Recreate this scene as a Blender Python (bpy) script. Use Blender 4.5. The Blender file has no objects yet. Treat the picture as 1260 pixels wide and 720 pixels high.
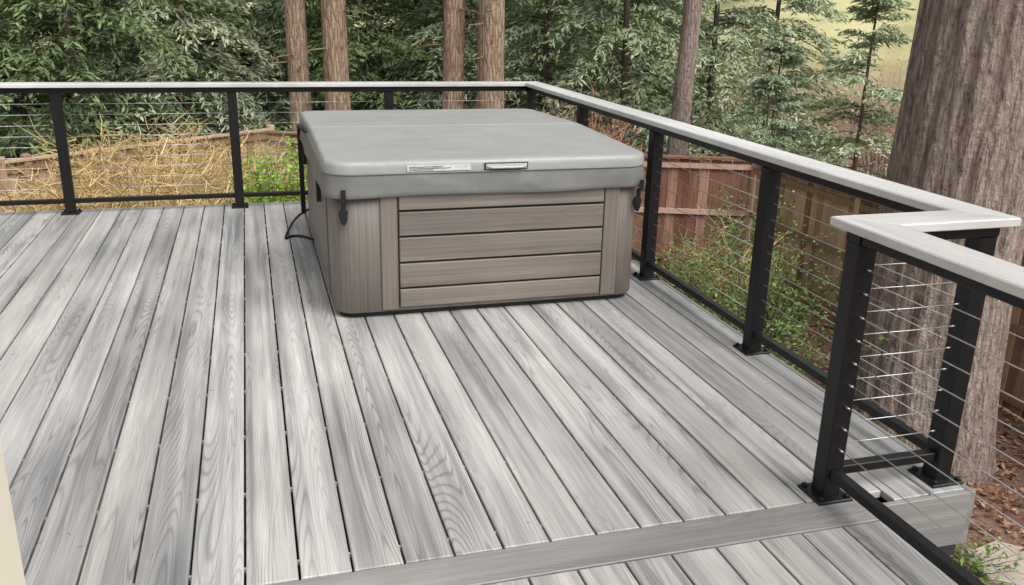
import bpy, math, random
import numpy as np
random.seed(7); rng=np.random.default_rng(11)
S=bpy.context.scene
COL=bpy.context.collection

# ---------------------------------------------------------------- helpers
class MB:
    def __init__(s): s.v=[];s.f=[];s.m=[];s.r=[];s.sm=[]
    def add(s,verts,faces,m=0,r=0.0,sm=False):
        o=len(s.v); s.v.extend([tuple(map(float,p)) for p in verts])
        for f in faces:
            s.f.append([i+o for i in f]); s.m.append(m); s.r.append(r); s.sm.append(sm)
    def prism(s,poly,z0,z1,ch=0.0,m=0,r=None,tf=None,chb=0.0):
        r=random.random() if r is None else r
        n=len(poly)
        def inset(d):
            out=[]
            for i in range(n):
                a=np.array(poly[i-1]);b=np.array(poly[i]);c=np.array(poly[(i+1)%n])
                e1=(b-a)/np.linalg.norm(b-a);e2=(c-b)/np.linalg.norm(c-b)
                n1=np.array([-e1[1],e1[0]]);n2=np.array([-e2[1],e2[0]])
                q=(n1+n2); q=q/(1+n1@n2); out.append(b+q*d)
            return out
        loops=[]
        if chb: loops.append([(p[0],p[1],z0) for p in inset(chb)]); loops.append([(p[0],p[1],z0+chb) for p in poly])
        else: loops.append([(p[0],p[1],z0) for p in poly])
        if ch:
            loops.append([(p[0],p[1],z1-ch) for p in poly]); loops.append([(p[0],p[1],z1) for p in inset(ch)])
        else: loops.append([(p[0],p[1],z1) for p in poly])
        V=[p for l in loops for p in l]
        if tf: V=[tf(p) for p in V]
        F=[list(range(n))[::-1]]
        for k in range(len(loops)-1):
            for i in range(n):
                j=(i+1)%n; F.append([k*n+i,k*n+j,(k+1)*n+j,(k+1)*n+i])
        F.append([ (len(loops)-1)*n+i for i in range(n)])
        s.add(V,F,m,r)
    def box(s,x0,x1,y0,y1,z0,z1,ch=0.0,m=0,r=None,chb=0.0):
        s.prism([(x0,y0),(x1,y0),(x1,y1),(x0,y1)],z0,z1,ch,m,r,None,chb)
    def tube(s,pts,rad,n=6,m=0,r=0.0,sm=True,cap=True):
        pts=[np.array(p,float) for p in pts]; K=len(pts)
        if not hasattr(rad,'__len__'): rad=[rad]*K
        V=[];t0=None;u=None
        for i in range(K):
            t=pts[min(i+1,K-1)]-pts[max(i-1,0)]; t/=np.linalg.norm(t)+1e-12
            if u is None:
                a=np.array([0,0,1.]) if abs(t[2])<.9 else np.array([1.,0,0]); u=np.cross(t,a)
            u=u-t*(u@t); u/=np.linalg.norm(u)+1e-12; w=np.cross(t,u)
            for j in range(n):
                A=2*math.pi*j/n; V.append(pts[i]+rad[i]*(math.cos(A)*u+math.sin(A)*w))
        F=[]
        for i in range(K-1):
            for j in range(n):
                k=(j+1)%n; F.append([i*n+j,i*n+k,(i+1)*n+k,(i+1)*n+j])
        if cap: F.append(list(range(n))[::-1]); F.append([(K-1)*n+j for j in range(n)])
        s.add(V,F,m,r,sm)
    def loops(s,L,m=0,r=0.0,sm=True,captop=True,capbot=False):
        n=len(L[0]); V=[p for l in L for p in l];F=[]
        for k in range(len(L)-1):
            for i in range(n):
                j=(i+1)%n; F.append([k*n+i,k*n+j,(k+1)*n+j,(k+1)*n+i])
        s.add(V,F,m,r,sm)
        if captop: s.add(L[-1],[list(range(n))],m,r,False)
        if capbot: s.add(L[0],[list(range(n))[::-1]],m,r,False)
    def obj(s,name,mats,parent=None):
        me=bpy.data.meshes.new(name); me.from_pydata(s.v,[],s.f)
        for m in mats: me.materials.append(m)
        me.polygons.foreach_set('material_index',s.m); me.polygons.foreach_set('use_smooth',s.sm)
        a=me.attributes.new('rnd','FLOAT','FACE'); a.data.foreach_set('value',s.r)
        me.update(); o=bpy.data.objects.new(name,me); COL.objects.link(o)
        if parent: o.parent=parent
        return o
def empty(name,loc=(0,0,0)):
    e=bpy.data.objects.new(name,None); e.location=loc; COL.objects.link(e); e.empty_display_size=.2; return e

def mesh_from(name,V,F4,mats,midx,rnd,smooth=None):
    me=bpy.data.meshes.new(name)
    nV=len(V);nF=len(F4)
    me.vertices.add(nV); me.vertices.foreach_set('co',np.asarray(V,np.float32).ravel())
    me.loops.add(nF*4); me.loops.foreach_set('vertex_index',np.asarray(F4,np.int32).ravel())
    me.polygons.add(nF); me.polygons.foreach_set('loop_start',np.arange(0,nF*4,4,dtype=np.int32))
    try: me.polygons.foreach_set('loop_total',np.full(nF,4,np.int32))
    except Exception: pass
    for m in mats: me.materials.append(m)
    me.polygons.foreach_set('material_index',np.asarray(midx,np.int32))
    if smooth is not None: me.polygons.foreach_set('use_smooth',smooth)
    a=me.attributes.new('rnd','FLOAT','FACE'); a.data.foreach_set('value',np.asarray(rnd,np.float32))
    me.update(calc_edges=True); me.validate(); return me

# ---------------------------------------------------------------- node helpers
class NT:
    def __init__(s,name):
        s.mat=bpy.data.materials.new(name); s.mat.use_nodes=True
        s.t=s.mat.node_tree; s.n=s.t.nodes; s.l=s.t.links
        s.bsdf=s.n['Principled BSDF']; s.out=s.n['Material Output']
    def new(s,t,**kw):
        o=s.n.new(t)
        for k,v in kw.items(): setattr(o,k,v)
        return o
    def link(s,a,b): s.l.new(a,b)
    def set(s,sock,v):
        if isinstance(v,bpy.types.NodeSocket): s.l.new(v,sock)
        else: sock.default_value=v
    def math(s,op,a,b=0.0,c=None,clamp=False):
        o=s.new('ShaderNodeMath',operation=op); o.use_clamp=clamp
        s.set(o.inputs[0],a); s.set(o.inputs[1],b)
        if c is not None: s.set(o.inputs[2],c)
        return o.outputs[0]
    def comb(s,x,y,z):
        o=s.new('ShaderNodeCombineXYZ'); s.set(o.inputs[0],x);s.set(o.inputs[1],y);s.set(o.inputs[2],z); return o.outputs[0]
    def xyz(s,kind='Object'):
        tc=s.new('ShaderNodeTexCoord'); sp=s.new('ShaderNodeSeparateXYZ'); s.link(tc.outputs[kind],sp.inputs[0]); return sp.outputs, tc.outputs[kind]
    def noise(s,vec,scale=1,detail=2,rough=.5,dist=0.0):
        o=s.new('ShaderNodeTexNoise'); s.set(o.inputs['Vector'],vec); o.inputs['Scale'].default_value=scale
        o.inputs['Detail'].default_value=detail; o.inputs['Roughness'].default_value=rough; o.inputs['Distortion'].default_value=dist
        return o.outputs['Fac']
    def ramp(s,fac,stops):
        o=s.new('ShaderNodeValToRGB'); s.set(o.inputs[0],fac); e=o.color_ramp.elements
        while len(e)<len(stops): e.new(.5)
        for i,(p,c) in enumerate(stops): e[i].position=p; e[i].color=(c[0],c[1],c[2],1)
        return o.outputs[0]
    def mix(s,f,a,b,mode='MIX'):
        o=s.new('ShaderNodeMix',data_type='RGBA',blend_type=mode); s.set(o.inputs[0],f)
        for i,v in ((6,a),(7,b)):
            if isinstance(v,bpy.types.NodeSocket): s.l.new(v,o.inputs[i])
            else: o.inputs[i].default_value=(v[0],v[1],v[2],1)
        return o.outputs[2]
    def attr(s,name='rnd'):
        o=s.new('ShaderNodeAttribute'); o.attribute_name=name; return o.outputs['Fac']
    def mr(s,v,a,b,c,d):
        o=s.new('ShaderNodeMapRange'); s.set(o.inputs[0],v)
        for i,x in zip((1,2,3,4),(a,b,c,d)): o.inputs[i].default_value=x
        return o.outputs[0]
    def bump(s,h,strength,dist):
        o=s.new('ShaderNodeBump'); s.set(o.inputs['Height'],h); o.inputs['Strength'].default_value=strength; o.inputs['Distance'].default_value=dist
        s.link(o.outputs[0],s.bsdf.inputs['Normal']); return o
    def base(s,c,rough=.5,metal=0.0,spec=.5):
        b=s.bsdf
        if isinstance(c,bpy.types.NodeSocket): s.link(c,b.inputs['Base Color'])
        else: b.inputs['Base Color'].default_value=(c[0],c[1],c[2],1)
        s.set(b.inputs['Roughness'],rough); b.inputs['Metallic'].default_value=metal; b.inputs['Specular IOR Level'].default_value=spec
        return s.mat

def composite(name,axis,stops,ringdark=.62,ringfreq=380.,contrast=(.82,1.14),rough=.5,bs=.3,streak_x=24,fibamt=.34,warm=.0,rw=.22):
    t=NT(name); o,_=t.xyz(); r=t.attr()
    ac,al=(o[0],o[1]) if axis=='y' else ((o[1],o[0]) if axis=='x' else (o[0],o[2]))
    if axis=='xz': ac,al=o[2],o[0]
    r1=t.math('MULTIPLY',r,37.3); r2=t.math('MULTIPLY',r,91.7)
    fld=t.noise(t.comb(t.math('MULTIPLY_ADD',ac,7.0,r1),t.math('MULTIPLY_ADD',al,.40,r2),r1),1,1.0,.35)
    ph=t.math('MULTIPLY_ADD',fld,ringfreq,t.math('MULTIPLY',ac,140.))
    rings=t.math('SINE',ph); rings=t.mr(rings,-1,1,0,1); rings=t.math('POWER',rings,4.0)
    fib=t.noise(t.comb(t.math('MULTIPLY_ADD',ac,330.,r1),t.math('MULTIPLY_ADD',al,5.,r2),0.0),1,1,.6)
    st=t.noise(t.comb(t.math('MULTIPLY_ADD',ac,streak_x,r2),t.math('MULTIPLY_ADD',al,.5,r1),r1),1,3,.6,0)
    st2=t.noise(t.comb(t.math('MULTIPLY_ADD',ac,5.0,r1),t.math('MULTIPLY_ADD',al,.9,r2),r2),1,2,.55)
    ringamt=t.math('MULTIPLY',rings,t.mr(st2,.60,.40,.08,1.0))
    st=t.math('ADD',t.math('MULTIPLY',st,.6),t.math('MULTIPLY',st2,.4))
    col=t.ramp(st,stops)
    rt=t.math('FRACT',t.math('MULTIPLY',r,3.31))
    tf=t.math('ADD',t.math('MULTIPLY',rt,rw),warm,None,True)
    col=t.mix(tf,col,t.mix(1.0,col,(1.10,.985,.87),'MULTIPLY'))
    col=t.mix(t.math('MULTIPLY',ringamt,ringdark),col,(stops[0][1][0]*.7,stops[0][1][1]*.7,stops[0][1][2]*.7))
    col=t.mix(t.mr(fib,.35,.7,fibamt,0.0),col,(stops[0][1][0]*.8,)*3)
    v=t.mr(t.math('FRACT',t.math('MULTIPLY',r,7.77)),0,1,contrast[0],contrast[1])
    col=t.mix(1.0,col,t.comb(v,v,v),'MULTIPLY')
    big=t.noise(t.comb(t.math('MULTIPLY',o[0],1.1),t.math('MULTIPLY',o[1],.8),o[2]),1,2,.6)
    vb=t.mr(big,.3,.7,.88,1.1); col=t.mix(1.0,col,t.comb(vb,vb,vb),'MULTIPLY')
    h=t.math('MULTIPLY_ADD',rings,-.7,t.math('MULTIPLY',fib,.8))
    t.bump(h,bs,.0012)
    return t.base(col,t.mr(big,.3,.7,rough-.07,rough+.08),0,.5)

grey=[(.34,(.175,.175,.18)),(.44,(.33,.327,.323)),(.53,(.465,.453,.437)),(.66,(.59,.572,.545))]
M_deck=composite('deck_composite','y',grey,warm=.05)
M_brk=composite('breaker_composite','x',[(.3,(.16,.156,.152)),(.45,(.27,.263,.253)),(.6,(.36,.35,.335)),(.75,(.42,.408,.39))],.4,contrast=(.9,1.0),warm=.05)
capst=[(.3,(.38,.375,.365)),(.45,(.50,.492,.475)),(.6,(.57,.56,.54)),(.75,(.62,.61,.59))]
M_capy=composite('cap_composite_y','y',capst,.2,200.,(.95,1.05),.42,rw=.05)
M_capx=composite('cap_composite_x','x',capst,.2,200.,(.95,1.05),.42,rw=.05)
cab=[(.3,(.098,.080,.067)),(.46,(.155,.13,.111)),(.58,(.195,.165,.142)),(.72,(.24,.206,.18))]
M_slat=composite('cabinet_slat','xz',cab,.2,150.,(.95,1.05),.5,.12,60,.3)
M_pil=composite('cabinet_pilaster','z',cab,.2,150.,(.97,1.03),.5,.10,60,.3)

def simple(name,c,rough=.5,metal=0,spec=.5,nscale=40,var=.12,bump=.0,bd=.001):
    t=NT(name); _,vec=t.xyz(); n=t.noise(vec,nscale,2,.6)
    col=t.mix(n,tuple(x*(1-var) for x in c),tuple(x*(1+var) for x in c))
    if bump: t.bump(n,bump,bd)
    return t.base(col,t.mr(n,.3,.7,max(rough-.06,.02),rough+.06),metal,spec)
M_black=simple('black_powdercoat',(.008,.008,.009),.42,0,.28,60,.2,.05)
M_blackplas=simple('black_plastic',(.010,.010,.011),.5,0,.3)
M_steel=simple('stainless_cable',(.55,.55,.55),.5,1.0,.5,300,.1)
M_clip=simple('steel_clip',(.6,.6,.61),.4,.6)
M_dark=simple('lumber_shade_dark',(.025,.022,.02),.9)  # deck framing lumber, underdeck shade put into its near-black colour
M_fascia=composite('fascia_composite','xz',[(.3,(.13,.128,.122)),(.45,(.21,.205,.195)),(.6,(.28,.272,.258)),(.75,(.33,.32,.305))],.3,contrast=(.95,1.0))
M_label=simple('label_vinyl',(.50,.51,.51),.4,0,.5,90,.5)
M_silver=simple('silver_handle',(.42,.42,.42),.4,0,.5,60,.3)
M_cream=simple('cream_paint',(.80,.74,.61),.55,0,.4,8,.05,.1)
M_stone=simple('paving_stone',(.40,.34,.28),.85,0,.3,9,.35,.5,.01)

t=NT('grey_vinyl'); o,vec=t.xyz()
f=t.noise(vec,420,1,.6); w=t.noise(vec,3.2,3,.55,.6); w2=t.noise(t.comb(t.math('MULTIPLY',o[0],1.2),t.math('MULTIPLY',o[1],1.2),t.math('MULTIPLY',o[2],9.)),4,2,.5)
cc=t.mix(w,(.255,.256,.249),(.315,.315,.305))
t.bump(t.math('ADD',t.math('MULTIPLY',f,.012),t.math('MULTIPLY',w,1.0)),.55,.025)
M_vinyl=t.base(cc,t.mr(w2,.3,.7,.38,.52),0,.5)
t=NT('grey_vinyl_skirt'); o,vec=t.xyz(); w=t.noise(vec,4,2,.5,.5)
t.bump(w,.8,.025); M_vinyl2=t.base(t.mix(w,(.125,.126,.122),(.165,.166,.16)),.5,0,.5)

def bark(name,c0,c1,c2,sx=9.,sz=1.6,dist=.05,vw=.4,lo=.55,hi=1.5):
    t=NT(name); o,vec=t.xyz()
    v=t.comb(t.math('MULTIPLY',o[0],sx),t.math('MULTIPLY',o[1],sx),t.math('MULTIPLY',o[2],sz))
    n=t.noise(v,1,5,.72,1.2); n2=t.noise(vec,18,4,.75)
    h=t.math('MULTIPLY',n,1.1)
    if vw:
        vo=t.new('ShaderNodeTexVoronoi',feature='DISTANCE_TO_EDGE'); t.link(v,vo.inputs['Vector']); vo.inputs['Scale'].default_value=1.6
        h=t.math('ADD',h,t.math('MULTIPLY',t.mr(vo.outputs['Distance'],0,.25,0,1),vw))
    h=t.math('ADD',h,t.math('MULTIPLY',n2,.6))
    col=t.ramp(t.mr(h,lo,hi,0,1),[(.08,c0),(.45,c1),(.9,c2)])
    t.bump(h,1.0,dist); return t.base(col,.9,0,.2)
M_bark=bark('fir_bark',(.10,.064,.044),(.33,.23,.155),(.50,.38,.28))
M_bark2=bark('fir_bark_grey',(.09,.066,.054),(.28,.215,.18),(.44,.365,.315),12.,2.2,.06,.22,.55,1.32)
M_branch=simple('branch_wood',(.10,.075,.05),.9)

def leafmat(name,c0,c1,c2,trans=.3,rough=.6,ow=.12):
    t=NT(name); r=t.attr(); oi=t.new('ShaderNodeObjectInfo')
    f=t.math('MULTIPLY_ADD',r,1-ow,t.math('MULTIPLY',oi.outputs['Random'],ow))
    col=t.ramp(f,[(.1,c0),(.5,c1),(.92,c2)])
    t.base(col,rough,0,.2)
    if trans>0:
        tr=t.new('ShaderNodeBsdfTranslucent'); t.link(col,tr.inputs[0])
        mx=t.new('ShaderNodeMixShader'); mx.inputs[0].default_value=trans
        t.link(t.bsdf.outputs[0],mx.inputs[1]); t.link(tr.outputs[0],mx.inputs[2]); t.link(mx.outputs[0],t.out.inputs[0])
    else:
        df=t.new('ShaderNodeBsdfDiffuse'); t.link(col,df.inputs[0]); t.link(df.outputs[0],t.out.inputs[0])
    return t.mat
M_fir=leafmat('fir_needles',(.07,.105,.055),(.20,.27,.12),(.40,.47,.22),0,.6,.3)
M_fir2=leafmat('hemlock_needles',(.15,.19,.12),(.30,.36,.22),(.50,.54,.35),0,.6,.3)
M_leaf=leafmat('shrub_leaves',(.06,.12,.03),(.15,.26,.06),(.30,.42,.13),.2)
M_bright=leafmat('bright_green_leaves',(.16,.28,.03),(.31,.50,.07),(.45,.62,.14),.35)
M_twig=leafmat('golden_twigs',(.26,.17,.07),(.55,.41,.19),(.72,.58,.32),0)
M_twigr=leafmat('red_twigs',(.16,.06,.045),(.34,.16,.10),(.46,.28,.18),0)
M_pink=leafmat('pink_blossom',(.4,.15,.2),(.5,.25,.3),(.6,.4,.42),.3)
M_litter=leafmat('dead_leaves',(.09,.045,.028),(.25,.13,.08),(.42,.27,.18),0)

# ---------------------------------------------------------------- terrain
def ss(a): a=np.clip(a,0,1); return a*a*(3-2*a)
def gz(x,y):
    x=np.asarray(x,float);y=np.asarray(y,float)
    d=np.hypot(x,y); az=np.where(y>1,x/np.maximum(y,1),2.0)
    rise=ss((d-27)/45)*(3.5+15*ss((az-.42)/.25))*np.where(y>0,1,0.3)
    return -2.5+rise+.06*np.sin(x*.9+1)*np.cos(y*.7)+.04*np.sin(x*2.1+y*1.7)
N=260
u=np.linspace(-1,1,N); g=np.sign(u)*(np.abs(u)*.12+np.abs(u)**3.2*.88)*420
X,Y=np.meshgrid(g+4,g+10); Z=gz(X,Y)
V=np.stack([X,Y,Z],-1).reshape(-1,3); idx=np.arange(N*N).reshape(N,N)
F=np.stack([idx[:-1,:-1],idx[:-1,1:],idx[1:,1:],idx[1:,:-1]],-1).reshape(-1,4)
t=NT('ground_soil'); o,vec=t.xyz()
n1=t.noise(vec,1.3,4,.65); n2=t.noise(vec,28,3,.7)
soil=t.ramp(t.math('ADD',t.math('MULTIPLY',n1,.4),t.math('MULTIPLY',n2,.6)),[(.3,(.07,.042,.03)),(.5,(.18,.105,.075)),(.7,(.30,.21,.155))])
n3=t.noise(vec,.35,4,.6); dry=t.ramp(t.math('ADD',t.math('MULTIPLY',n3,.6),t.math('MULTIPLY',n2,.4)),[(.35,(.22,.22,.11)),(.5,(.45,.42,.21)),(.65,(.60,.54,.34))])
gc=t.mix(t.mr(o[2],-1.8,.4,0,1),soil,dry)
t.bump(n2,.9,.03); M_ground=t.base(gc,.95,0,.15)
me=mesh_from('ground',V,F,[M_ground],np.zeros(len(F)),np.zeros(len(F)),np.ones(len(F),bool))
COL.objects.link(bpy.data.objects.new('ground',me))

# ---------------------------------------------------------------- deck
W=.1445; G=.0072; X0=-.1031
XE=2.209; XN=1.80; YB0=1.966; YB1=2.106; YF=6.96; YJE=2.055
deck=MB()
k=0
while True:
    x1=X0+(16-k)*W-G/2; x0=x1-W+G
    if x1<-6: break
    y0=YB1+G*.8 if x0<XN-.02 else YJE
    deck.box(x0,x1,y0,YF,-.025,0,.0028,0); k+=1
k=0
while True:
    x1=XN-k*W; x0=x1-W+G
    if x1<-6: break
    deck.box(x0,x1,-3.0,YB0-G,-.025,0,.0028,0); k+=1
deck.box(-6,XN,YB0,YB1,-.025,0,.0028,1)
FZ=-.20
deck.box(XE+.002,XE+.022,YJE-.022,YF+.02,FZ,-.003,.002,2)
deck.box(XN+.004,XE+.0,YJE-.024,YJE-.004,FZ,-.003,.002,2)
deck.box(XN+.003,XN+.023,-3,YJE-.026,FZ,-.003,.002,2)
deck.box(-6,XE,YF+.003,YF+.023,FZ,-.003,.002,2)
y=-2.9
while y<6.9:
    xe=XE-.01 if y>2.1 else XN-.01
    deck.box(-6,xe,y,y+.04,-.195,-.0265,0,3); y+=.406
deck.box(-6,XN-.02,-3,2.03,-.24,-.198,0,3); deck.box(-6,XE-.02,2.031,6.9,-.24,-.198,0,3)  # dark sheets added below the joists as painted shade behind the board gaps
for px_,py_ in [(2.05,6.8),(2.05,4.4),(2.05,2.2),(-1.2,6.8),(-4.5,6.8),(1.65,.2)]:
    deck.box(px_-.07,px_+.07,py_-.07,py_+.07,-2.7,-.241,0,3)
for k in range(-25,17):
    gx=X0+k*W
    y=YB1+.1
    while y<6.9:
        if gx<XE-.02 and (gx<1.7 or y>2.2): deck.box(gx-.0032,gx+.0032,y-.005,y+.005,-.02,-.008,0,4)
        y+=.406
deck.obj('deck',[M_deck,M_brk,M_fascia,M_dark,M_clip])

# ---------------------------------------------------------------- railing
Xr,Xn,Yj,Yb=2.157,1.7205,2.14,6.85
RZ=.92
rail=empty('cable_railing')
posts=[(Xr,Yb),(Xr,5.676),(Xr,4.504),(Xr,3.334),(Xr,Yj),(Xn,Yj),(Xn,.97),(Xn,-.2),(Xn,-1.4)]
posts+=[(b,Yb) for b in (1.014,-.133,-1.301,-2.47,-3.64,-4.81,-5.95)]
p=MB(); hw=.033;c=.005
for (x,y) in posts:
    oct_=[(x-hw+c,y-hw),(x+hw-c,y-hw),(x+hw,y-hw+c),(x+hw,y+hw-c),(x+hw-c,y+hw),(x-hw+c,y+hw),(x-hw,y+hw-c),(x-hw,y-hw+c)]
    p.prism(oct_,.0102,.852,0)
    q=.062; p.box(x-q,x+q,y-q,y+q,.0005,.010,.003)
    for sx in (-1,1):
        for sy in (-1,1):
            bx,by=x+sx*.047,y+sy*.047
            hexa=[(bx+.0095*math.cos(a*math.pi/3),by+.0095*math.sin(a*math.pi/3)) for a in range(6)]
            p.prism([(bx+.013*math.cos(a*math.pi/6),by+.013*math.sin(a*math.pi/6)) for a in range(12)],.0102,.0125)
            p.prism(hexa,.0126,.021,.002)
p.obj('posts',[M_black],rail)
b=MB()
def railx(x0,x1,y,w,z0,z1): b.box(x0,x1,y-w,y+w,z0,z1,.003,chb=.003)
def raily(x,y0,y1,w,z0,z1): b.box(x-w,x+w,y0,y1,z0,z1,.003,chb=.003)
railx(-6,Xr+.035,Yb,.03,.853,.891); raily(Xr,Yj+.031,Yb-.031,.03,.853,.891); railx(Xn-.035,Xr+.035,Yj,.0305,.8525,.8905); raily(Xn,-1.5,Yj-.031,.03,.853,.891)
def between(ps,axis,fixed,w,z0,z1):
    ps=sorted(ps)
    for a,c_ in zip(ps[:-1],ps[1:]):
        if axis=='x': railx(a+.034,c_-.034,fixed,w,z0,z1)
        else: raily(fixed,a+.034,c_-.034,w,z0,z1)
bx=[Xr,1.014,-.133,-1.301,-2.47,-3.64,-4.81,-5.95]; ry=[Yb,5.676,4.504,3.334,Yj]; ny=[Yj,.97,-.2,-1.4]
between(bx,'x',Yb,.019,.075,.107); between(ry,'y',Xr,.019,.075,.107); between(ny,'y',Xn,.019,.075,.107); between([Xn,Xr],'x',Yj,.019,.075,.107)
b.obj('rails',[M_black],rail)
cb=MB()
for i in range(9):
    z=.107+(i+1)*(.853-.107)/10
    def cab_(p0,p1,sag=.0015):
        pts=[np.array(p0)*(1-s)+np.array(p1)*s-np.array([0,0,sag*4*s*(1-s)]) for s in (0,.5,1)]
        cb.tube(pts,.0018,6)
    for ps,ax in ((bx,'x'),(ry,'y'),(ny,'n'),([Xn,Xr],'j')):
        ps=sorted(ps)
        for a,c_ in zip(ps[:-1],ps[1:]):
            a2,c2=a+.032,c_-.032
            if ax=='x': P0,P1=(a2,Yb,z),(c2,Yb,z)
            elif ax=='y': P0,P1=(Xr,a2,z),(Xr,c2,z)
            elif ax=='n': P0,P1=(Xn,a2,z),(Xn,c2,z)
            else: P0,P1=(a2,Yj,z),(c2,Yj,z)
            cab_(P0,P1)
    for P,D in (((Xr,Yj),(0,1)),((Xr,Yj),(-1,0)),((Xn,Yj),(1,0)),((Xn,Yj),(0,-1))):
        q0=(P[0]+D[0]*.034,P[1]+D[1]*.034,z); q1=(P[0]+D[0]*.055,P[1]+D[1]*.055,z)
        cb.tube([q0,q1],.0032,8)
cb.obj('cables',[M_steel],rail)
cp=MB(); h=.07
e=.0015
cp.prism([(-6,Yb-h),(Xr-h,Yb-h),(Xr+h,Yb+h),(-6,Yb+h)],.892,RZ,.004,0,chb=.003)
cp.prism([(Xr-h,Yj+h+e),(Xr+h-.0,Yj-h+e),(Xr+h,Yb+h-e),(Xr-h,Yb-h-e)],.892,RZ,.004,1,chb=.003)
cp.prism([(Xn-h,Yj+h),(Xn+h,Yj-h),(Xr+h-e,Yj-h),(Xr-h-e,Yj+h)],.892,RZ,.004,0,chb=.003)
cp.prism([(Xn-h,-1.5),(Xn+h,-1.5),(Xn+h,Yj-h-e),(Xn-h,Yj+h-e)],.892,RZ,.004,1,chb=.003)
cp.obj('cap_boards',[M_capx,M_capy],rail)

# ---------------------------------------------------------------- hot tub
tub=empty('hot_tub')
x0,x1,y0,y1=.309,1.954,4.127,6.22
def rr(x0,x1,y0,y1,r,n=10,rs=None):
    rs=rs or (r,r,r,r); P=[]
    for (cx,cy,a0,r_) in ((x0,y0,180,rs[0]),(x1,y0,270,rs[1]),(x1,y1,0,rs[2]),(x0,y1,90,rs[3])):
        ox=cx+(r_ if cx==x0 else -r_); oy=cy+(r_ if cy==y0 else -r_)
        for i in range(n+1):
            A=math.radians(a0+90*i/n); P.append((ox+r_*math.cos(A),oy+r_*math.sin(A)))
    return P
def loop(d,z,r=.13,dz=None,rs=None,b=None):
    bx=b or (x0,x1,y0,y1)
    return [(p[0],p[1],z if dz is None else z+dz(p[0],p[1])) for p in rr(bx[0]+d,bx[1]-d,bx[2]+d,bx[3]-d,max(r-d,.01),10,rs)]
c=MB()
c.loops([loop(.05,.002),loop(.05,.045)],2,captop=False)
c.loops([loop(.028,.03),loop(.024,.034),loop(.024,.66),loop(.035,.665)],1,capbot=True)
sx0,sx1=.650,1.712; yf=y0+.024
c.box(sx0-.006,sx1+.006,yf-.0015,yf+.03,.05,.64,0,2)
zs=[.149,.281,.413,.541,.66]; 
for i in range(4):
    c.prism([(sx0,zs[i]+.0055),(sx1,zs[i]+.0055),(sx1,zs[i+1]-.0055),(sx0,zs[i+1]-.0055)],0,.014,.004,0,None,lambda q:(q[0],yf-.002-q[2],q[1]))
c.prism([(sx0,.052),(sx1,.052),(sx1,zs[0]-.0055),(sx0,zs[0]-.0055)],0,.014,.004,0,None,lambda q:(q[0],yf-.002-q[2],q[1]))
for a,b_ in ((.560,.643),(1.719,1.80)):
    c.prism([(a,.04),(b_,.04),(b_,.65),(a,.65)],0,.010,.003,1,None,lambda q:(q[0],yf-.001-q[2],q[1]))
ps0,ps1=y0+.32,y1-.3; xl=x0+.024
c.prism([(ps0,.05),(ps1,.05),(ps1,.65),(ps0,.65)],0,.006,.003,1,None,lambda q:(xl-.001-q[2],q[0],q[1]))
o_=c.obj('cabinet',[M_slat,M_pil,M_blackplas],tub)
import bmesh
def fixn(ob):
    bm=bmesh.new(); bm.from_mesh(ob.data); bmesh.ops.recalc_face_normals(bm,faces=bm.faces); bm.to_mesh(ob.data); bm.free()
fixn(o_)
l=MB(); ym=(y0+y1)/2; zt=.785; zseam=.728
def crown(x,y): return .026*(1-abs(y-ym)/(ym-y0))
for (ya,yb_,front) in ((y0-.004,ym-.003,True),(ym+.003,y1+.004,False)):
    bb=(x0-.004,x1+.004,ya,yb_); rs_=lambda d:((.12-d,.12-d,.012,.012) if front else (.012,.012,.12-d,.12-d))
    L=[]
    for d,z,cf in ((0,zseam,0),(0,.757,.3),(.002,.770,.8),(.007,.780,1),(.014,.785,1),(.024,.7872,1),(.05,.7885,1)):
        dz=lambda x,y,cf=cf:crown(x,y)*cf
        P=rr(bb[0]+d,bb[1]-d,bb[2]+(d if front else min(d,.008)),bb[3]-(min(d,.008) if front else d),.1,10,rs_(d))
        L.append([(q[0],q[1],z+dz(*q)) for q in P])
    l.loops(L,0)
fold=[(x0+.02,ym,.800),(x1-.02,ym,.800)]
l.tube(fold,.006,8,1)
pip=loop(-.006,zseam,.13); l.tube(pip+[pip[0]],.005,6,1,cap=False)
def wav(P,amp,z):
    return [(q[0]+amp*math.sin(q[1]*9+z*30),q[1]+amp*math.sin(q[0]*11+1.3+z*20)*.8,z+amp*.8*math.sin(q[0]*7+q[1]*5)) for q in P]
def dense(P,n=14):
    out=[]
    for i in range(len(P)):
        a=np.array(P[i]);b_=np.array(P[(i+1)%len(P)]);L_=np.linalg.norm(b_-a); m=max(1,int(L_/.05))
        for j in range(m): out.append(tuple(a+(b_-a)*j/m))
    return out
P0=dense(rr(x0-.004,x1+.004,y0-.004,y1+.004,.13)); ctr=np.array([(x0+x1)/2,(y0+y1)/2])
def off(P,d): 
    return [(q[0]+d*np.sign(q[0]-ctr[0])*min(1,abs(q[0]-ctr[0])/.8)**6,q[1]+d*np.sign(q[1]-ctr[1])*min(1,abs(q[1]-ctr[1])/1.0)**6) for q in P]
sk=[wav(off(P0,-.0),0,zseam)]+[wav(off(P0,d),a,z) for d,a,z in ((.004,.002,.70),(.007,.003,.67),(.009,.004,.64),(.010,.005,.622),(.006,.005,.617),(-.012,.005,.62))]
l.loops(sk[::-1],2,captop=False)
o_=l.obj('lid_cover',[M_vinyl,M_vinyl2,M_vinyl2],tub); fixn(o_)
d=MB()
yl=y0-.006
d.box(.69,1.00,yl-.003,yl+.004,.737,.764,0,1)
for i in range(3): d.box(.70,.70+(.12,.2,.16)[i],yl-.0042,yl-.0032,.742+i*.007,.7445+i*.007,0,0)
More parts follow.
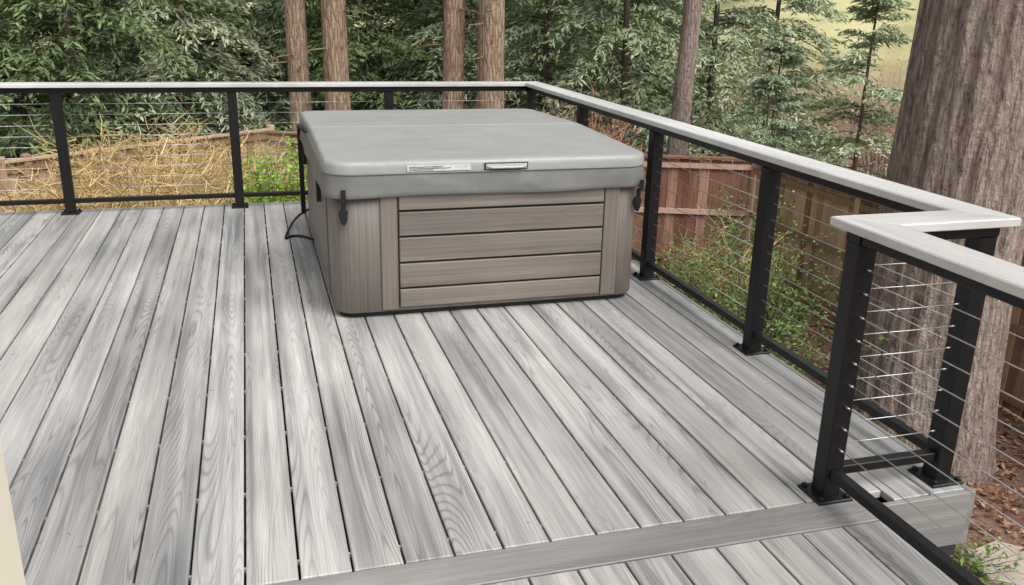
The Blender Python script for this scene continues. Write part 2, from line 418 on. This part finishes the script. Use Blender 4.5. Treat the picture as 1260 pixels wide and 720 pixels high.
d.box(1.07,1.29,yl-.0045,yl+.004,.735,.768,.0,0); d.box(1.076,1.284,yl-.008,yl-.0046,.739,.764,0,2)
d.tube([(1.08,yl-.008,.752),(1.11,yl-.018,.747),(1.25,yl-.018,.747),(1.28,yl-.008,.752)],.006,6,2)
for lx in (.385,1.905):
    yy=y0+.02 if lx<1 else y0+.035
    d.box(lx-.012,lx+.012,y0-.018,y0-.014,.60,.66,0,0)
    d.box(lx-.011,lx+.011,yy-.022,yy-.016,.56,.61,0,0)
    pr=[(lx+.024*math.cos(a*math.pi/8)*(1.0 if math.sin(a*math.pi/8)>0 else .75),.535+ (.032 if math.sin(a*math.pi/8)>0 else .05)*math.sin(a*math.pi/8)) for a in range(16)]
    d.prism(pr,0,.02,.006,0,None,lambda q,yy=yy:(q[0],yy-.004-q[2],q[1]))
d.box(x0-.03,x0+.0,y1-.22,y1-.17,.12,.70,.003,0)
d.tube([(x0-.02,y1-.2,.68),(x0-.025,y1-.32,.73),(x0-.025,ym,.79)],.011,8,0)
for yy in (y0+.5,y1-.45):
    d.box(x0-.014,x0+.01,yy-.014,yy+.014,.50,.62,.003,0)
o_=d.obj('latches_and_labels',[M_blackplas,M_label,M_silver],tub); fixn(o_)
pc=MB()
pts=[]
for s in np.linspace(0,1,24):
    pts.append((x0+.06-.26*math.sin(s*3.1)*(.6+.4*s),6.25-.62*s+.12*math.sin(s*9),.009+.10*(1-s)**4))
pc.tube(pts,.008,8); pc.obj('power_cord',[M_blackplas])

# ---------------------------------------------------------------- house corner
hb=MB()
hb.box(-6,-.27,-3,.735,.002,3.0,0,0)
z=.05
while z<2.95:
    hb.prism([(-6,z),(-.36,z),(-.36,z+.16),(-6,z+.16)],0,.012,.003,0,None,lambda q:(q[0],.737+q[2],q[1])); z+=.165
hb.box(-.35,-.226,.60,.77,.003,3.0,.0,0)
o_=hb.obj('house_wall',[M_cream]); fixn(o_)

# ---------------------------------------------------------------- fences
def fence(name,pts,col,top=-.7,bw=.14,cap=True):
    mats=[col]; f=MB()
    for (a,b_) in zip(pts[:-1],pts[1:]):
        a=np.array(a,float);b_=np.array(b_,float);L=np.linalg.norm(b_-a);e=(b_-a)/L;n=np.array([-e[1],e[0]])
        def tf(q,a=a,e=e,n=n): 
            p=a+e*q[0]+n*q[1]; return (p[0],p[1],q[2])
        s=0
        while s<L-.05:
            w=bw*random.uniform(.93,1.03); jt=random.uniform(-.012,.012); g0=float(gz(*(a+e*s)))
            f.prism([(s+.006,-.01+jt*.3),(min(s+w,L)-.006,-.01+jt*.3),(min(s+w,L)-.006,.01+jt*.3),(s+.006,.01+jt*.3)],g0+.03,top-.05+jt,.003,0,None,tf); s+=w
        for zz in (top-.14,-1.55,-2.3): f.prism([(0,.02),(L,.02),(L,.06),(0,.06)],zz-.04,zz+.04,0,0,None,tf)
        if cap: f.prism([(0,-.06),(L,-.06),(L,.08),(0,.08)],top-.035,top,.004,0,None,tf)
        s=0
        while s<=L:
            f.prism([(s-.05,-.035),(s+.05,-.035),(s+.05,.062),(s-.05,.062)],-2.7,top+.06,.01,0,None,tf); s+=2.2
    o=f.obj(name,mats); fixn(o); return o
def woodmat(name,c0,c1,c2):
    t=NT(name); o,vec=t.xyz(); r=t.attr(); s=t.math('MULTIPLY',r,53.)
    n=t.noise(t.comb(t.math('MULTIPLY_ADD',o[0],22.,s),t.math('MULTIPLY',o[1],22.),t.math('MULTIPLY',o[2],1.3)),1,3,.65)
    f=t.math('ADD',t.math('MULTIPLY',n,.5),t.math('MULTIPLY',r,.5)); col=t.ramp(f,[(.2,c0),(.5,c1),(.78,c2)])
    t.bump(n,.5,.004); return t.base(col,.85,0,.2)
M_ced=woodmat('cedar_fence_red',(.13,.055,.038),(.30,.16,.11),(.55,.38,.31))
M_ced2=woodmat('cedar_fence_tan',(.17,.105,.06),(.35,.235,.145),(.52,.38,.26))
fence('wooden_fence',[(7.45,12.0),(5.6,12.7)],M_ced,-.68,.17)
fence('wooden_fence',[(7.45,-6),(7.45,11.9)],M_ced2,-.72,.14)
fence('wooden_fence',[(5.5,12.75),(.3,16.6)],M_ced2,-.75,.14)
fence('wooden_fence',[(.3,16.65),(-3.4,13.7),(-12,12.2)],M_ced2,-.72,.14)

# ---------------------------------------------------------------- trees
def conifer_mesh(name,seed,H,zc,R,nb,nt=15,nq=7,lw=.05,ll=.17,mat=None,droop=.45,tr=.2,bias=2.0,barkm=None,open_=0.0):
    r=np.random.default_rng(seed)
    hz=zc+(H-zc)*(r.random(nb)**bias)*.98
    rel=(hz-zc)/(H-zc)
    Lb=R*(1-rel)**.75*r.uniform(.65,1.12,nb)+.15
    az=r.random(nb)*2*np.pi
    up=r.uniform(-.05,.25,nb)+rel*.4
    dr=droop*r.uniform(.7,1.3,nb)
    S_=np.linspace(.12,1.0,nt)
    s=np.broadcast_to(S_,(nb,nt))+r.uniform(-.02,.02,(nb,nt))
    def axis(s,L,up,dr): return L*s, L*(up*s-dr*s*s)
    rad,zz=axis(s,Lb[:,None],up[:,None],dr[:,None])
    rd=np.stack([np.cos(az),np.sin(az)],-1); td=np.stack([-np.sin(az),np.cos(az)],-1)
    side=np.array([-1.,1.])
    tl=(.34*Lb[:,None,None]*(1.05-s[:,:,None])+.16)*r.uniform(.6,1.2,(nb,nt,2))
    ang=r.uniform(.6,1.1,(nb,nt,2))
    Q=(np.arange(nq)+.5)/nq
    q=Q[None,None,None,:]*tl[...,None]
    along=np.cos(ang)[...,None]*q; lat=np.sin(ang)[...,None]*q*side[None,None,:,None]
    base_r=rad[:,:,None,None]+along
    base_z=zz[:,:,None,None]+hz[:,None,None,None]-.35*q**1.5*r.uniform(.4,1.6,(nb,nt,2,1))+r.normal(0,.025,(nb,nt,2,nq))
    cx=base_r*rd[:,0][:,None,None,None]+lat*td[:,0][:,None,None,None]+r.normal(0,.02,base_r.shape)
    cy=base_r*rd[:,1][:,None,None,None]+lat*td[:,1][:,None,None,None]+r.normal(0,.02,base_r.shape)
    C=np.stack([cx,cy,base_z],-1).reshape(-1,3)
    dx=np.cos(ang)[...,None]*rd[:,0][:,None,None,None]+np.sin(ang)[...,None]*side[None,None,:,None]*td[:,0][:,None,None,None]
    dy=np.cos(ang)[...,None]*rd[:,1][:,None,None,None]+np.sin(ang)[...,None]*side[None,None,:,None]*td[:,1][:,None,None,None]
    D=np.stack([np.broadcast_to(dx,base_r.shape),np.broadcast_to(dy,base_r.shape),np.broadcast_to(-.35,base_r.shape)],-1).reshape(-1,3)
    D=D+r.normal(0,.4,D.shape); D/=np.linalg.norm(D,axis=1)[:,None]
    Wd=np.cross(D,r.normal(0,1,D.shape)*.6+np.array([0,0,1.])); Wd/=np.linalg.norm(Wd,axis=1)[:,None]+1e-9
    n=len(C); l_=ll*r.uniform(.6,1.3,n)[:,None]; w_=lw*r.uniform(.6,1.3,n)[:,None]
    keep=r.random(n)>open_
    # younger, lighter growth toward branch tips
    tip=np.broadcast_to((s[:,:,None,None]*.6+Q[None,None,None,:]*.4),base_r.shape).reshape(-1)
    C,D,Wd,l_,w_,tip=C[keep],D[keep],Wd[keep],l_[keep],w_[keep],tip[keep]; n=len(C)
    V=np.stack([C-D*l_*.5,C+Wd*w_*.5,C+D*l_*.5,C-Wd*w_*.5],1).reshape(-1,3)
    F=np.arange(n*4).reshape(n,4)
    br=np.repeat(r.random(nb),nt*2*nq)[keep]
    rnd=np.clip(.42*br+.30*r.random(n)+.30*tip,0,1)
    mid=np.zeros(n,int)
    VV=[V];FF=[F];MM=[mid];RR=[rnd]; off_=len(V)
    def addtube(pts,rads,k=5):
        nonlocal off_
        pts=np.array(pts);K=len(pts);t_=np.gradient(pts,axis=0); t_/=np.linalg.norm(t_,axis=1)[:,None]
        a=np.array([0,0,1.]) if abs(t_[0][2])<.9 else np.array([1.,0,0])
        u_=np.cross(t_,a);u_/=np.linalg.norm(u_,axis=1)[:,None]+1e-9;w2=np.cross(t_,u_)
        A=np.arange(k)*2*np.pi/k
        P=pts[:,None,:]+np.array(rads)[:,None,None]*(np.cos(A)[None,:,None]*u_[:,None,:]+np.sin(A)[None,:,None]*w2[:,None,:])
        i=np.arange(K-1)[:,None];j=np.arange(k)[None,:];j2=(j+1)%k
        f=np.stack([i*k+j,i*k+j2,(i+1)*k+j2,(i+1)*k+j],-1).reshape(-1,4)+off_
        VV.append(P.reshape(-1,3));FF.append(f);MM.append(np.ones(len(f),int));RR.append(np.full(len(f),.5)); off_+=K*k
    zz_=np.linspace(-.4,H,14); addtube(np.stack([np.sin(zz_*.7)*.03,np.cos(zz_*.5)*.03,zz_],-1),tr*(1-zz_/H*.93)+.01,10)
    for i in range(nb):
        sv=np.linspace(0,1,5); rr_,z_=axis(sv,Lb[i],up[i],dr[i])
        addtube(np.stack([rr_*rd[i,0],rr_*rd[i,1],z_+hz[i]],-1),.02*(1-sv*.85)*max(.5,Lb[i]/2.5),3)
    return mesh_from(name,np.concatenate(VV),np.concatenate(FF),[mat,barkm or M_branch],np.concatenate(MM),np.concatenate(RR))
T=[conifer_mesh('fir_mesh_a',1,9,.2,3.0,175,14,6,.055,.19,M_fir,bias=1.3,tr=.1),
   conifer_mesh('fir_mesh_b',2,10,.3,3.4,175,14,6,.055,.20,M_fir,.55,bias=1.4,tr=.11),
   conifer_mesh('hemlock_mesh',3,8.0,.2,2.8,140,14,6,.045,.18,M_fir2,.6,bias=1.3,open_=.12,tr=.09),
   conifer_mesh('young_hemlock_mesh',4,4.6,.5,1.5,80,13,6,.036,.13,M_fir2,.35,tr=.045,bias=1.2,open_=.1)]
def tree(mi,x,y,sc=1.0,rot=None,parent=None,name=None,dz=0):
    o=bpy.data.objects.new(name or ('hemlock_tree' if mi>=2 else 'fir_tree'),T[mi]); COL.objects.link(o)
    o.location=(x,y,float(gz(x,y))+dz); o.rotation_euler=(0,0,random.uniform(0,6.28) if rot is None else rot); o.scale=(sc,sc,sc*random.uniform(.95,1.1))
    if parent: o.parent=parent
    return o
for a in [(0,-6.2,21),(1,-3.4,20.0),(2,-1.4,21.0),(2,1.2,25),(0,3.0,23.5),(2,5.2,22.5),(2,6.6,20.0),(2,7.9,18.4),(2,10.4,19.0),(0,-8.5,23),
          (2,12.9,20.5),(1,9.2,25)]:
    tree(*a)
tree(3,10.3,13.3); tree(3,9.3,14.5,.8); tree(3,8.6,13.6,.7)
dist=empty('distant_trees')
for i in range(18):
    az=-.38+i*.054 if i<17 else random.uniform(.6,1.2); yy=random.uniform(28,33) if az<.58 else random.uniform(45,62)
    tree(random.choice([0,1,2]),az*yy,yy,random.uniform(1.0,1.35),None,dist,'distant_tree')

def trunkmesh(mb,r0,H,lean=(0,0),seg=40,rings=60,seed=0,ridge=.03,flare=.35,top=.25):
    L=[];rg=np.random.default_rng(seed); ph=rg.random(8)*6.28
    for i in range(rings+1):
        tt=(i/rings)**1.7; z=-.3+(H+.3)*tt; R=r0*(1-(1-top)*tt)+r0*flare*math.exp(-max(z,0)/.55)
        P=[]
        for j in range(seg):
            a=2*math.pi*j/seg
            rd=abs(math.sin(a*9+ph[0]+.9*math.sin(z*1.3+ph[1])))*.6+abs(math.sin(a*14.5+ph[2]+1.2*math.sin(z*1.9+ph[3]+a)))*.4
            k=R+ridge*(rd-.5)+r0*flare*.5*math.exp(-max(z,0)/.5)*math.sin(a*5+ph[4])*.4
            P.append((k*math.cos(a)+lean[0]*z,k*math.sin(a)+lean[1]*z,z))
        L.append(P)
    mb.loops(L,0)
def tall(x,y,r0,H=20,lean=(0,0),mat=M_bark,seed=1,name='tall_fir_tree',seg=40,ridge=.02,stubs=True,flare=.3):
    e=empty(name,(x,y,float(gz(x,y)))); mb=MB(); trunkmesh(mb,r0,H,lean,seg,60,seed,ridge,flare)
    rg=np.random.default_rng(seed)
    if stubs:
        for i in range(14):
            z=rg.uniform(2.5,9);a=rg.uniform(0,6.28);L=rg.uniform(.2,.9)
            mb.tube([(r0*.6*math.cos(a),r0*.6*math.sin(a),z),((r0+L*.6)*math.cos(a),(r0+L*.6)*math.sin(a),z-.03),((r0+L)*math.cos(a+.2),(r0+L)*math.sin(a+.2),z-.2*L)],[.02,.012,.004],5)
    mb.obj('trunk',[mat],e)
    cr=bpy.data.objects.new('crown',T[seed%2]); COL.objects.link(cr); cr.parent=e; cr.location=(lean[0]*12,lean[1]*12,12); cr.scale=(.75,.75,1.0)
    return e
tall(1.0,19,.235,seed=1,lean=(-.01,0)); tall(1.72,18.6,.28,seed=2,lean=(-.008,0)); 
tall(3.95,17.9,.24,seed=3,lean=(.01,0)); tall(4.62,17.4,.30,seed=4,lean=(0,0))
tall(8.1,16.0,.2,seed=5,lean=(.03,0),mat=M_bark2); tall(-9,17,.3,seed=6)
tall(5.95,6.3,.63,24,seed=7,mat=M_bark2,seg=160,ridge=.06,stubs=False,flare=.22,lean=(.012,0))

# ---------------------------------------------------------------- shrubs
def twig_shrub(name,x,y,W_,H_,n,mat,seed,rad=.006,curl=.4):
    rg=np.random.default_rng(seed); mb=MB(); g=float(gz(x,y))
    for i in range(n):
        a=rg.uniform(0,6.28); b0=rg.random()**.5*.3*W_; out=rg.random()**.6*W_*.5; h_=H_*rg.uniform(.55,1.0)*(1-.35*(out/(W_*.5))**2)
        P=[]
        for s in np.linspace(0,1,6):
            P.append((b0*math.cos(a)*.6+out*(s**1.4)*math.cos(a+curl*s)+rg.normal(0,.03), b0*math.sin(a)*.6+out*(s**1.4)*math.sin(a+curl*s)+rg.normal(0,.03), h_*(1-(1-s)**1.5)))
        c=rg.random(); mb.tube(P,[rad*(1.3-s) for s in np.linspace(0,1,6)],3,0,c,False,False)
        for k in range(8):
            j=rg.integers(2,6); p_=np.array(P[j]); dv=rg.normal(0,1,3); dv[2]=dv[2]*.5+.5; dv/=np.linalg.norm(dv); L=rg.uniform(.12,.42)
            mb.tube([p_,p_+dv*L*.5+rg.normal(0,.03,3),p_+dv*L],[rad*.8,rad*.6,rad*.4],3,0,rg.random(),False,False)
    o=mb.obj(name,[mat]); o.location=(x,y,g); return o
twig_shrub('golden_shrub',-1.3,11.0,2.8,2.6,760,M_twig,1,.0072)
twig_shrub('golden_shrub',-.35,12.6,1.7,2.2,260,M_twig,2,.0075)
twig_shrub('golden_shrub',-2.7,11.8,1.6,1.7,160,M_twig,5,.0075)
twig_shrub('red_twig_shrub',6.0,15.6,1.8,2.5,220,M_twigr,3,.009)
twig_shrub('bare_shrub',6.1,10.2,1.6,1.2,110,M_twig,4,.005)
def leaf_shrub(name,x,y,W_,H_,n,mat,seed,lsz=.05,per=26,z0=None,hmin=.35,smin=.25):
    rg=np.random.default_rng(seed); g=float(gz(x,y)) if z0 is None else z0
    mb=MB(); Q=[];R_=[]
    for i in range(n):
        a=rg.uniform(0,6.28); out=rg.random()**.6*W_*.5; h_=H_*rg.uniform(hmin,1.0)*(1-.3*(out/(W_*.5))**2)
        S_=np.linspace(0,1,6); P=np.stack([.1*W_*math.cos(a)+out*S_**1.2*math.cos(a+.4*S_[-1])+rg.normal(0,.02,6),.1*W_*math.sin(a)+out*S_**1.2*math.sin(a+.3)+rg.normal(0,.02,6),h_*(1-(1-S_)**1.4)],-1)
        mb.tube(P,[.008*(1.2-s) for s in S_],3,1,.5,False,False)
        c=rg.random()
        for k in range(per):
            s=rg.uniform(smin,1)*5; j=min(int(s),4); p_=P[j]*(1-(s-j))+P[j+1]*(s-j)+rg.normal(0,.07,3)
            D=rg.normal(0,1,3);D[2]*=.5;D/=np.linalg.norm(D);N_=rg.normal(0,.5,3)+np.array([0,0,1.]);W2=np.cross(D,N_);W2/=np.linalg.norm(W2)
            L=lsz*rg.uniform(.6,1.3); Q.append([p_-D*L*.5,p_+W2*L*.27,p_+D*L*.5,p_-W2*L*.27]); R_.append(.5*c+.5*rg.random())
    for q,r in zip(Q,R_): mb.add(q,[[0,1,2,3]],0,r)
    o=mb.obj(name,[mat,M_branch]); o.location=(x,y,g); return o
leaf_shrub('green_shrub',.30,10.3,1.15,2.6,170,M_bright,1,.065,46,None,.6,.4)
leaf_shrub('low_shrub',-2.6,9.6,1.6,1.5,60,M_leaf,2,.06,30)
leaf_shrub('low_shrub',-1.65,8.8,1.5,1.75,90,M_bright,12,.06,34,None,.6)
leaf_shrub('leafy_shrub',4.6,6.9,1.7,1.7,90,M_leaf,3,.055,34)
leaf_shrub('leafy_shrub',5.6,8.6,2.0,1.8,100,M_leaf,4,.055,34)
leaf_shrub('leafy_shrub',4.0,5.4,1.3,1.2,50,M_leaf,5,.05,28)
leaf_shrub('leafy_shrub',4.9,10.0,1.8,1.5,70,M_leaf,6,.055,28)
leaf_shrub('leafy_shrub',6.6,10.6,1.3,1.9,60,M_leaf,16,.055,28)
leaf_shrub('leafy_shrub',6.6,4.4,1.2,.9,40,M_leaf,7,.05,24)
leaf_shrub('pink_blossom_shrub',14.6,18.0,2.2,3.2,60,M_pink,8,.07,30)
leaf_shrub('ivy_plant',4.7,4.5,1.2,.3,36,M_leaf,9,.05,20)
leaf_shrub('ivy_plant',4.0,2.6,1.0,.3,30,M_leaf,10,.05,20)

n=16000
lx=rng.uniform(2.4,7.4,n); ly=rng.uniform(.5,12.4,n)
lz=gz(lx,ly)+.012+rng.random(n)*.02
D=rng.normal(0,1,(n,3));D[:,2]*=.3;D/=np.linalg.norm(D,axis=1)[:,None]
Wd=np.cross(D,np.array([0,0,1.])+rng.normal(0,.3,(n,3)));Wd/=np.linalg.norm(Wd,axis=1)[:,None]
L=rng.uniform(.02,.05,n)[:,None];C=np.stack([lx,ly,lz],-1)
V=np.stack([C-D*L,C+Wd*L*.5,C+D*L,C-Wd*L*.5],1).reshape(-1,3)
me=mesh_from('leaf_litter',V,np.arange(n*4).reshape(n,4),[M_litter],np.zeros(n),rng.random(n)); COL.objects.link(bpy.data.objects.new('leaf_litter',me))

def stone(x,y,r,seed):
    rg=np.random.default_rng(seed); P=[(x+r*rg.uniform(.8,1.1)*math.cos(a),y+r*rg.uniform(.8,1.1)*math.sin(a)*.8) for a in np.linspace(0,2*math.pi,10)[:-1]]
    m=MB(); g=float(gz(x,y)); m.prism(P,g-.03,g+.05,.012); o=m.obj('stepping_stone',[M_stone])
for i,(x,y,r) in enumerate([(5.35,4.35,.38),(5.0,3.6,.36),(4.55,2.9,.36),(6.1,4.0,.3)]): stone(x,y,r,i)

mb=MB()
for i in range(320):
    x=rng.uniform(-2,2.1);y=rng.uniform(2.2,6.8)
    if x0-.05<x<x1+.05 and y0-.05<y<y1+.05: continue
    a=rng.uniform(0,3.14);L=rng.uniform(.003,.011);w=.0009
    dx,dy=math.cos(a)*L,math.sin(a)*L;wx,wy=-math.sin(a)*w,math.cos(a)*w
    mb.add([(x-dx-wx,y-dy-wy,.0016),(x+dx-wx,y+dy-wy,.0016),(x+dx+wx,y+dy+wy,.0022),(x-dx+wx,y-dy+wy,.0022)],[[0,1,2,3]],0,rng.random())
mb.obj('fir_needle_debris',[M_litter])

# ---------------------------------------------------------------- light
el,azs=math.radians(52),math.radians(155)
w=bpy.data.worlds.new('World'); S.world=w; w.use_nodes=True; nt=w.node_tree
bg=nt.nodes['Background']; sky=nt.nodes.new('ShaderNodeTexSky'); sky.sky_type='NISHITA'; sky.sun_disc=False
sky.sun_elevation=el; sky.sun_rotation=azs; sky.air_density=1.0; sky.dust_density=4.0; sky.ozone_density=1.0
hs=nt.nodes.new('ShaderNodeHueSaturation'); hs.inputs['Saturation'].default_value=.14; hs.inputs['Value'].default_value=1.5
nt.links.new(sky.outputs[0],hs.inputs['Color']); nt.links.new(hs.outputs[0],bg.inputs[0]); bg.inputs[1].default_value=.15
sd=bpy.data.lights.new('sun','SUN'); sd.energy=2.0; sd.angle=math.radians(45); sd.color=(1,.98,.955)
so=bpy.data.objects.new('sun',sd); COL.objects.link(so)
from mathutils import Vector, Matrix
dirv=Vector((math.sin(azs)*math.cos(el),math.cos(azs)*math.cos(el),math.sin(el)))
so.rotation_euler=dirv.to_track_quat('Z','Y').to_euler(); so.location=(0,0,12)

# ---------------------------------------------------------------- camera
yaw,pit,roll,hh,f=.2887,.3165,.0227,1.5024,1081.35
Fv=Vector((math.sin(yaw)*math.cos(pit),math.cos(yaw)*math.cos(pit),-math.sin(pit)))
R=Vector((math.cos(yaw),-math.sin(yaw),0)); U=R.cross(Fv)
R2=math.cos(roll)*R+math.sin(roll)*U; U2=-math.sin(roll)*R+math.cos(roll)*U
cd=bpy.data.cameras.new('Camera'); cam=bpy.data.objects.new('Camera',cd); COL.objects.link(cam)
cam.matrix_world=Matrix(((R2.x,U2.x,-Fv.x,0),(R2.y,U2.y,-Fv.y,0),(R2.z,U2.z,-Fv.z,hh),(0,0,0,1)))
cd.sensor_width=36; cd.lens=f/1260*36; cd.clip_start=.02; cd.clip_end=2000
S.camera=cam
S.view_settings.view_transform='Standard'; S.view_settings.look='None'; S.view_settings.exposure=0
